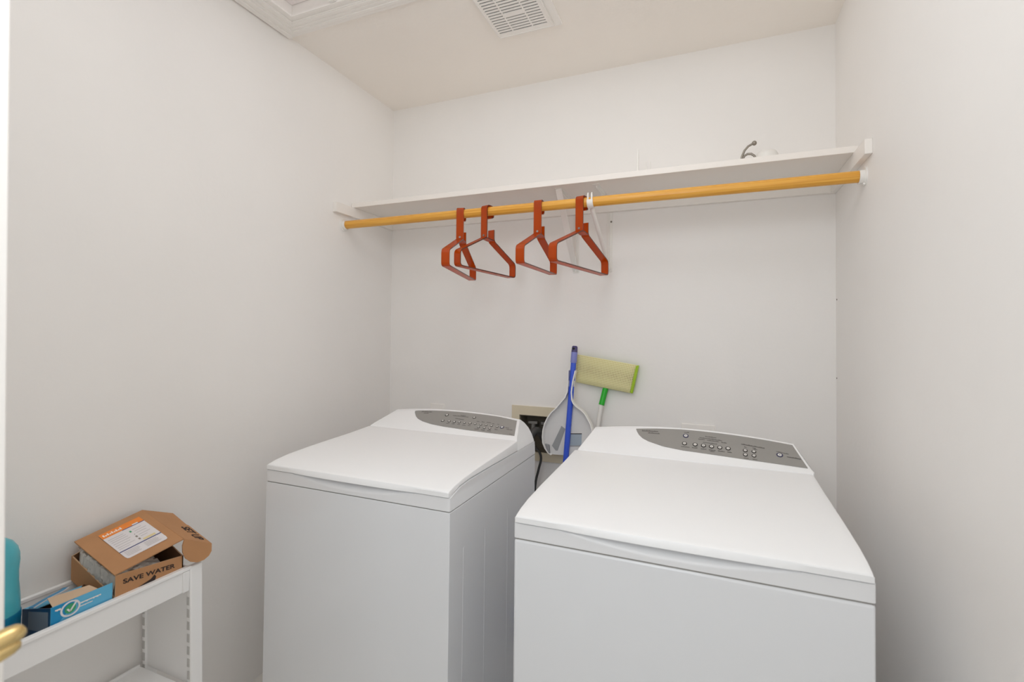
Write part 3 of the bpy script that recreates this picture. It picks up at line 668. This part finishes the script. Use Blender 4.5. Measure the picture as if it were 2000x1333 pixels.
bm = B(); ngon_slab(bm, [pp(x, z, .0034) for x, z in ((-.6575, .800), (-.632, .797), (-.627, .7585), (-.633, .762), (-.648, .780))], (0, -.012, 0)); obj('rubber_lip', bm, 'rubber', pan, bevel=.002)
bm = B(); c0 = ax(1.06)
loft(bm, [[Vector((c0.x + r_ * math.cos(a_), c0.y + r_ * math.sin(a_), z_)) for r_, z_ in ((.0118, 1.05), (.0118, 1.075), (.0142, 1.075), (.0142, 1.05))] for a_ in [math.radians(-40 + 260 * k / 16) for k in range(17)]])
obj('clip', bm, 'pan', pan)

mop = thing('flat_mop', 'lime green flat mop standing head up against the back wall', 'mop', (-.555, 1.94, 0))
TL, TRt, BR, BL = Vector((-.533, 2.04, 1.1865)), Vector((-.2755, 2.04, 1.1478)), Vector((-.3005, 2.04, 1.0295)), Vector((-.534, 2.04, 1.0640))
bm = B(); uvl = bm.loops.layers.uv.new('UVMap'); nx, nz = 24, 10; G = []
for i in range(nx + 1):
    row = []
    for k in range(nz + 1):
        s, q = i / nx, k / nz; P = (BL.lerp(BR, s)).lerp(TL.lerp(TRt, s), q)
        edge = min(min(s, 1 - s) * nx, min(q, 1 - q) * nz, 1.5) / 1.5
        row.append(bm.verts.new((P.x, 2.052 - .010 * edge ** .5, P.z)))
    G.append(row)
for i in range(nx):
    for k in range(nz):
        f = bm.faces.new((G[i][k], G[i + 1][k], G[i + 1][k + 1], G[i][k + 1]))
        for l, (s, q) in zip(f.loops, ((i, k), (i + 1, k), (i + 1, k + 1), (i, k + 1))): l[uvl].uv = (s / nx, q / nz)
obj('pad', bm, 'pad', mop, smooth=60, label='cream mesh pad with a soiled middle')
bm = B(); ex = (BR - BL).normalized()
E0, E1 = BR + ex * .009, TRt + ex * .009
hexa(bm, [(BL.x + .006, 2.053, BL.z + .010), (BR.x, 2.053, BR.z + .010), (BR.x, 2.068, BR.z + .010), (BL.x + .006, 2.068, BL.z + .010), (TL.x + .006, 2.053, TL.z - .010), (TRt.x, 2.053, TRt.z - .010), (TRt.x, 2.068, TRt.z - .010), (TL.x + .006, 2.068, TL.z - .010)])
hexa(bm, [(BR.x - .003, 2.048, BR.z + .002), (E0.x, 2.044, E0.z), (E0.x, 2.068, E0.z), (BR.x - .003, 2.068, BR.z + .002), (TRt.x - .003, 2.048, TRt.z - .002), (E1.x, 2.044, E1.z), (E1.x, 2.068, E1.z), (TRt.x - .003, 2.068, TRt.z - .002)])
obj('head_plate', bm, 'lime', mop, bevel=.003, label='lime green plate')
g0, g1, gb = Vector((-.4035, 2.0675, 1.062)), Vector((-.4214, 2.046, .9729)), Vector((-.555, 1.93, .012))
bm = B(); tube(bm, [g0, g1], .0118, 18); obj('grip', bm, 'green', mop, label='bright green grip sleeve')
bm = B(); tube(bm, [g1 + Vector((0, 0, .004)), g1.lerp(gb, .5), gb], .0088, 16); tube(bm, [gb, gb - Vector((0, 0, .012))], .010, 16); obj('pole', bm, 'polew', mop, label='white pole')

# ================================================================== CART
cart = thing('utility_cart', 'slim white plastic utility cart against the left wall', 'cart', (-1.41, .64, 0))
CX0, CX1, CY0, CY1 = -1.518, -1.308, .36, .930
def tray(zt, hgt_, rim_, name):
    bm = B(); z0 = zt - hgt_
    box(bm, (CX0 + .004, CY0 + .02, z0 + .004), (CX1 - .006, CY1 - .02, z0 + .010))
    for lo_, hi_ in (((CX1 - .010, CY0 + .03), (CX1 - .005, CY1 - .033)), ((CX0 + .005, CY0 + .03), (CX0 + .010, CY1 - .033)), ((CX0 + .006, CY1 - .034), (CX1 - .006, CY1 - .029)), ((CX0 + .006, CY0 + .029), (CX1 - .006, CY0 + .034))):
        box(bm, (lo_[0], lo_[1], z0), (hi_[0], hi_[1], zt - .004))
    for lo_, hi_ in (((CX1 - .014, CY0 + .03), (CX1, CY1 - .030)), ((CX0, CY0 + .03), (CX0 + .012, CY1 - .030))):
        box(bm, (lo_[0], lo_[1], zt - .010), (hi_[0], hi_[1], zt))
    box(bm, (CX1 - .012, CY1 - .052, z0), (CX1 - .001, CY1 - .0345, zt - .011))
    return obj(name, bm, 'cartp', cart, bevel=.002)
tray(.631, .066, .01, 'top_tray')
bm = B(); box(bm, (CX0 + .002, CY0 + .03, .240), (CX1 - .004, CY1 - .032, .306)); box(bm, (CX0, CY0 + .03, .300), (CX0 + .008, CY1 - .033, .312)); obj('lower_shelf', bm, 'cartp', cart, bevel=.003)
def post(xa, xb, y0, y1, s):
    bm = B(); o = lambda z: (.629 - z) * .027     # splays a little toward the floor
    rings = []
    for z in (0, .3, .629):
        k = o(z) * s; rings.append([(xa, y0 + k, z), (xb, y0 + k, z), (xb, y1 + k, z), (xa, y1 + k, z)])
    loft(bm, rings); p_ = obj('post', bm, 'cartp', cart, bevel=.003)
    bm = B(); ys = y0 if s > 0 else y1
    front = xb == CX1
    for i in range(14):
        z = .545 - .034 * i; k = o(z) * s; xx = (xb - .0135, xb - .004) if front else (xa + .003, xa + .012)
        if ys == y0: box(bm, (xx[0], ys + k - .0012, z - .022), (xx[1], ys + k + .004, z))
        else: box(bm, (xx[0], ys + k - .004, z - .022), (xx[1], ys + k + .0012, z))
    obj('slot_strip', bm, 'slot', p_)
for s, (y0, y1) in ((1, (CY1 - .034, CY1)), (-1, (CY0, CY0 + .034))):
    post(CX1 - .016, CX1, y0, y1, s); post(CX0, CX0 + .014, y0, y1, s)
for y0, y1, k in ((CY1 - .028, CY1 - .016, 1), (CY0 + .016, CY0 + .028, -1)):
    bm = B(); hexa(bm, [(CX0 + .012, y0 + .009 * k, .30), (CX1 - .014, y0 + .009 * k, .30), (CX1 - .014, y1 + .009 * k, .30), (CX0 + .012, y1 + .009 * k, .30), (CX0 + .012, y0, .60), (CX1 - .014, y0, .60), (CX1 - .014, y1, .60), (CX0 + .012, y1, .60)]); obj('end_panel', bm, 'cartp', cart, bevel=.002)

TZ = .575   # tray floor
# teal bottle
bm = B(); prof = [(.010, 0), (.046, 0), (.050, .006), (.051, .05), (.0505, .08), (.050, .11), (.0470, .15), (.0465, .17), (.048, .193), (.0475, .207), (.044, .222), (.036, .236), (.024, .246), (.016, .250), (.014, .262), (.012, .264)]
bt = thing('detergent_bottle', 'teal plastic bottle on the cart beside the door edge', 'bottle', (-1.42, .535, TZ))
def lathe(bm, c, prof, n=32, sx=1, sy=1): loft(bm, [[(c[0] + r_ * sx * math.cos(2 * PI * k / n), c[1] + r_ * sy * math.sin(2 * PI * k / n), c[2] + z) for k in range(n)] for r_, z in prof])
lathe(bm, (-1.42, .535, TZ), prof, sx=.85, sy=1.06); obj('body', bm, 'teal', bt, smooth=50)
bm = B(); lathe(bm, (-1.42, .535, TZ + .004), [(.0516, 0), (.0516, .062), (.0520, .064), (.0520, .078), (.0512, .080)], sx=.85, sy=1.06); obj('label_band', bm, 'tealdark', bt, label='deep blue wrap label')

# blue carton
cb = thing('blue_carton', 'open light blue carton with green check mark on the cart', 'carton', (-1.38, .66, TZ))
bx0, bx1, by0, by1, bz1 = -1.440, -1.325, .602, .719, .667
def P_front(s, t, o=.0006): return Vector((bx1 + o, by0 + (by1 - by0) * s, bz1 - .09 * t))
bm = B(); th = .0016
box(bm, (bx1 - th, by0, TZ), (bx1, by1, bz1)); obj('front_wall', bm, 'blue', cb)
bm = B(); ngon_slab(bm, [P_front(s, t, .0002) for s, t in ((0, .0), (.36, 0), (.34, .12), (.26, .24), (.14, .40), (.03, .52), (0, .56))], (.0004, 0, 0)); obj('print_swoosh', bm, 'blue2', cb)
bm = B(); ctr = P_front(.295, .195, .0008)
n_ = 28
loft(bm, [[ctr + Vector((o_, r_ * 1.1 * math.cos(2 * PI * k / n_), r_ * math.sin(2 * PI * k / n_))) for r_, o_ in ((.0135, 0), (.0168, 0), (.0168, .0006), (.0135, .0006))] for k in range(n_ + 1)], caps=False)
obj('print_ring', bm, 'paper', cb)
bm = B(); disc(bm, ctr, (1, 0, 0), .0105, .0005, 24, 0)
for a_, b_ in (((-.006, .001), (-.001, -.006)), ((-.001, -.006), (.012, .013))):
    d_ = Vector((b_[0] - a_[0], b_[1] - a_[1])).normalized(); nn = Vector((-d_.y, d_.x)) * .0016
    ngon_slab(bm, [ctr + Vector((.0006, q.x, q.y)) for q in (Vector(a_) + nn, Vector(b_) + nn, Vector(b_) - nn, Vector(a_) - nn)], (.0006, 0, 0), 1)
obj('print_check', bm, ['greenink', 'paper'], cb)
rnd = random.Random(8)
for s0, s1, t0, h in ((.44, .80, .155, .034), (.44, .66, .24, .022), (.06, .15, .085, .04)):
    bm = B(); nn_ = int((s1 - s0) / .022)
    for k in range(nn_):
        a_ = s0 + (s1 - s0) * k / nn_; b_ = a_ + (s1 - s0) / nn_ * .78; c_ = s0 + (s1 - s0) * (k + 1) / nn_
        for u0, u1, v0, v1 in ((a_, b_, t0, t0 + h * rnd.choice((.8, 1, 1.2))), (b_, c_, t0 + h * .4, t0 + h * .7)):
            if u0 == b_ and k == nn_ - 1: continue
            bm.faces.new([bm.verts.new(P_front(u, v, .0009)) for u, v in ((u0, v0), (u1, v0), (u1, v1), (u0, v1))])
    obj('print_caption', bm, 'whiteink', cb, smooth=0, label='small white unreadable lettering')
bm = B(); hexa(bm, [(bx0, by0, TZ), (bx1 - th, by0, TZ), (bx1 - th, by0 + th, TZ), (bx0, by0 + th, TZ), (bx0, by0, .639), (bx1 - th, by0, .666), (bx1 - th, by0 + th, .666), (bx0, by0 + th, .639)]); obj('end_wall', bm, 'navy', cb, label='dark navy end with a grey label')
bm = B(); hexa(bm, [(bx0 + .027, by0 - .0005, .600), (bx1 - .010, by0 - .0005, .612), (bx1 - .010, by0 + .0002, .612), (bx0 + .027, by0 + .0002, .600), (bx0 + .027, by0 - .0005, .640), (bx1 - .010, by0 - .0005, .656), (bx1 - .010, by0 + .0002, .656), (bx0 + .027, by0 + .0002, .640)]); obj('end_label', bm, 'greylab', cb)
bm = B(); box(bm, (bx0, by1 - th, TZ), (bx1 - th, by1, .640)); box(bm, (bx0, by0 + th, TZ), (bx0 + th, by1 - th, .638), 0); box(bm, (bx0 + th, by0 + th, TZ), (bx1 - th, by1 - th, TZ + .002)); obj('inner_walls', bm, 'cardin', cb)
bm = B(); hexa(bm, [(bx1 - .003, .606, .6655), (bx1 - .003, .690, .6655), (-1.358, .688, .668), (-1.376, .618, .668), (bx1 - .003, .606, .6668), (bx1 - .003, .690, .6668), (-1.358, .688, .6695), (-1.376, .618, .6695)]); obj('tan_flap', bm, 'tan', cb, label='tan inner flap')
bm = B(); rings = []
for k in range(17):
    s = k / 16; x_ = -1.398 + .014 * math.sin(s * PI); y_ = .604 + .062 * s; z_ = .650 + .020 * s + .006 * math.sin(s * PI * 1.3)
    rings.append([(x_ - .030, y_ + .004, z_ - .010), (x_, y_, z_), (x_, y_, z_ + .0015), (x_ - .030, y_ + .004, z_ - .0085)])
loft(bm, rings, mi=0)
loft(bm, [[Vector(r_[1]), Vector(r_[1]) + Vector((.0045, 0, .001)), Vector(r_[2]) + Vector((.0045, 0, .0015)), Vector(r_[2])] for r_ in rings], mi=1)
obj('curled_flap', bm, ['blue2', 'paper'], cb, label='curled blue and white flap')
bm = B(); hexa(bm, [(bx0 + .002, .604, .638), (bx0 + .002, .714, .638), (bx0 + .020, .700, .634), (bx0 + .020, .606, .634), (bx0 + .002, .604, .6395), (bx0 + .002, .714, .6395), (bx0 + .020, .700, .6355), (bx0 + .020, .606, .6355)]); obj('side_flap', bm, 'blue', cb)

# brown mailer box with a lifted lid
mb = thing('cardboard_box', 'brown cardboard mailer box with lifted lid and orange-topped sticker on the cart', 'box', (-1.41, .80, TZ))
t_ = .003
FLb, FRb, BRb, BLb = Vector((-1.32, .7225, .5765)), Vector((-1.32, .884, .5765)), Vector((-1.507, .887, .634)), Vector((-1.507, .7235, .634))
FLt, FRt, BRt, BLt = Vector((-1.32, .7225, .683)), Vector((-1.32, .884, .663)), Vector((-1.507, .887, .738)), Vector((-1.507, .7235, .695))
def wallq(bm, a, b, c, d, n, mo, mi):
    n = Vector(n) * t_
    v = [Vector(q) for q in (a, b, c, d)]; w_ = [q + n for q in v]
    A = [bm.verts.new(q) for q in v]; Bv = [bm.verts.new(q) for q in w_]
    f = bm.faces.new(A); f.material_index = mo; f = bm.faces.new(Bv[::-1]); f.material_index = mi
    for i in range(4): f = bm.faces.new((A[i], A[(i + 1) % 4], Bv[(i + 1) % 4], Bv[i])); f.material_index = 2
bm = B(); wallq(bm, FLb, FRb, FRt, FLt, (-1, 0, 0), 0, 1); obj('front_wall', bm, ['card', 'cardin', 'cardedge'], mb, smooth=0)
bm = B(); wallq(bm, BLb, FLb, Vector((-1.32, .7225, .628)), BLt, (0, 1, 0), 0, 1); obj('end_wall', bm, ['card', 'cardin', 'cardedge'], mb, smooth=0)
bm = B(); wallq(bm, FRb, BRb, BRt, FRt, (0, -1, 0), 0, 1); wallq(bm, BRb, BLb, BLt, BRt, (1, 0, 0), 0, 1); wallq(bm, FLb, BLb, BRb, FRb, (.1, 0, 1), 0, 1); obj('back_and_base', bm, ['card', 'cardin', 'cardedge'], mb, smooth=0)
LA, LB, LC, LD = Vector((-1.507, .888, .757)), Vector((-1.507, .7285, .730)), Vector((-1.32, .720, .686)), Vector((-1.32, .8835, .708))
def L(s, t, o=0):
    q = LB * (1 - s) * (1 - t) + LA * s * (1 - t) + LC * (1 - s) * t + LD * s * t
    return q + (LD - LB).cross(LA - LC).normalized() * o * (1 if (LD - LB).cross(LA - LC).z > 0 else -1)
bm = B(); hexa(bm, [L(0, 0, -.003), L(1, 0, -.003), L(1, 1, -.003), L(0, 1, -.003), L(0, 0), L(1, 0), L(1, 1), L(0, 1)]); lidb = obj('lid', bm, 'card', mb)
st = lambda s, t: (.26 + .61 * s, .12 + .722 * t)
def patch(bm, s0, t0, s1, t1, o, mi=0, rc=0):
    P = [(s0, t0), (s1, t0), (s1, t1), (s0, t1)]
    if rc: P = [(s0, t0), (s1, t0), (s1, t1 - rc * 1.3), (s1 - rc * .3, t1 - rc * .3), (s1 - rc, t1), (s0 + rc, t1), (s0 + rc * .3, t1 - rc * .3), (s0, t1 - rc * 1.3)]
    f = bm.faces.new([bm.verts.new(L(*st(*p), o)) for p in P]); f.material_index = mi
bm = B(); patch(bm, 0, 0, 1, 1, .0006, 0, .06); patch(bm, 0, 0, 1, .175, .0009, 1); patch(bm, .45, .165, 1, .185, .0011, 2); patch(bm, 0, .735, 1, .76, .0011, 2)
rnd = random.Random(5)
for t0 in (.27, .33, .39, .46, .53, .60, .66): patch(bm, .05, t0, .05 + rnd.uniform(.25, .42), t0 + .012, .0011, 3)
for t0 in (.28, .35, .42, .50, .57): patch(bm, .62, t0, .62 + rnd.uniform(.15, .3), t0 + .012, .0011, 3)
for t0, mi_ in ((.29, 5), (.40, 6), (.50, 6), (.60, 6)): patch(bm, .53, t0, .575, t0 + .055, .0011, mi_)
patch(bm, .60, .66, .90, .72, .0011, 4)
for t0 in (.80, .84, .88, .92): patch(bm, .06, t0, .06 + rnd.uniform(.3, .38), t0 + .012, .0011, 3); patch(bm, .52, t0, .52 + rnd.uniform(.3, .36), t0 + .012, .0011, 3)
for k in range(9): patch(bm, .05 + .05 * k, .055 + .03 * (k % 2), .05 + .05 * k + .036, .125, .0011, 7)
obj('sticker', bm, ['paper', 'orange', 'navyink', 'greyink', 'yellowink', 'greenink', 'nickel', 'whiteink'], lidb, smooth=0, label='white sticker with orange header')
# far flap and its rounded side tuck
FE, FM, FH = Vector((-1.4998, .970, .7206)), Vector((-1.415, .9605, .7015)), Vector((-1.2958, .9472, .6746))
nf = (LD - LA).cross(FE - LA).normalized(); nf = nf if nf.z > 0 else -nf
bm = B(); ngon_slab(bm, [LA, FE, FM + (LA - FM) * .04, FM, FH, LD + Vector((.004, 0, 0))], -nf * .003); flap = obj('far_flap', bm, 'card', mb)
bm = B(); T0 = LD + Vector((.004, 0, 0))
tk = [T0, FH, Vector((-1.293, .945, .655)), Vector((-1.293, .938, .645)), Vector((-1.295, .925, .638)), Vector((-1.298, .908, .638)), Vector((-1.303, .893, .645)), Vector((-1.308, .882, .658)), Vector((-1.312, .877, .675)), Vector((-1.315, .878, .692))]
ngon_slab(bm, tk, (-.003, 0, 0)); obj('tuck_flap', bm, 'card', flap)
exf = (FH - FE).normalized(); eyf = nf.cross(exf)
bm = B(); o_ = LA + (FE - LA) * .62 + (FH - FE) * .50 + nf * .0006
text_bm(bm, 'SET UP', o_, exf, eyf, .026, .0002, width=.085); obj('flap_lettering', bm, 'print', flap, smooth=0, label='dark stencilled lettering')
bm = B(); o_ = FLt + (FRt - FLt) * .10 + Vector((.0006, 0, -.0255)); text_bm(bm, 'SAVE WATER', o_ + Vector((0, 0, .0)), FRt - FLt, (0, 0, 1), .0115, .0002, width=(FRt - FLt).length * .765); obj('front_lettering', bm, 'print', mb, smooth=0, label='dark SAVE WATER lettering')
bm = B(); fr = lambda s, t: FLt + (FRt - FLt) * s + Vector((.0004, 0, -.1 * t))
ngon_slab(bm, [fr(*q) for q in ((.18, .56), (.332, .445), (.497, .346), (.548, .266), (.572, .329), (.552, .42), (.62, .52), (.40, .66))], (.0004, 0, 0)); obj('front_print', bm, 'print', mb, smooth=0, label='black printed drop shape')
# crumpled bag inside the box
bm = B(); nx, ny = 34, 26; G = []; rnd = random.Random(11)
for i in range(nx + 1):
    row = []
    for j in range(ny + 1):
        s, q = i / nx, j / ny
        x_ = -1.496 + .170 * s; top = .722 - .036 * s
        if q < .45:                                                # the bulging near end
            y_ = .7275 - .0008 + rnd.uniform(-.0012, .0022) - .004 * math.sin(q / .45 * PI); z_ = .600 + (top - .006 - .600) * q / .45 + rnd.uniform(-.002, .002)
            if s < .12: y_ += .012 * (1 - s / .12); 
        else: y_ = .7275 + .115 * (q - .45) / .55; z_ = top - .008 - .055 * max(0, q - .62) + rnd.uniform(-.0045, .0035)
        row.append(bm.verts.new((x_ + rnd.uniform(-.0015, .0015), max(y_, .7262 if z_ < .697 - .5 * (x_ + 1.507) * .72 else .7195), min(z_, top - .004))))
    G.append(row)
for i in range(nx):
    for j in range(ny): bm.faces.new((G[i][j], G[i + 1][j], G[i + 1][j + 1], G[i][j + 1]))
tag(obj('plastic_bag', bm, 'bag', smooth=20), 'crumpled clear plastic bag inside the brown cardboard box', 'bag')

# nail heads on the right wall
for y, z, lab in ((2.066, 1.4108, 'tiny nail head near the right corner, the upper one'), (2.070, 1.1242, 'tiny nail head near the right corner, the lower one')):
    bm = B(); disc(bm, (XR, y, z), (-1, 0, 0), .003, .0012, 12); tag(obj('nail', bm, 'nail'), lab, 'nail', 'nail heads')
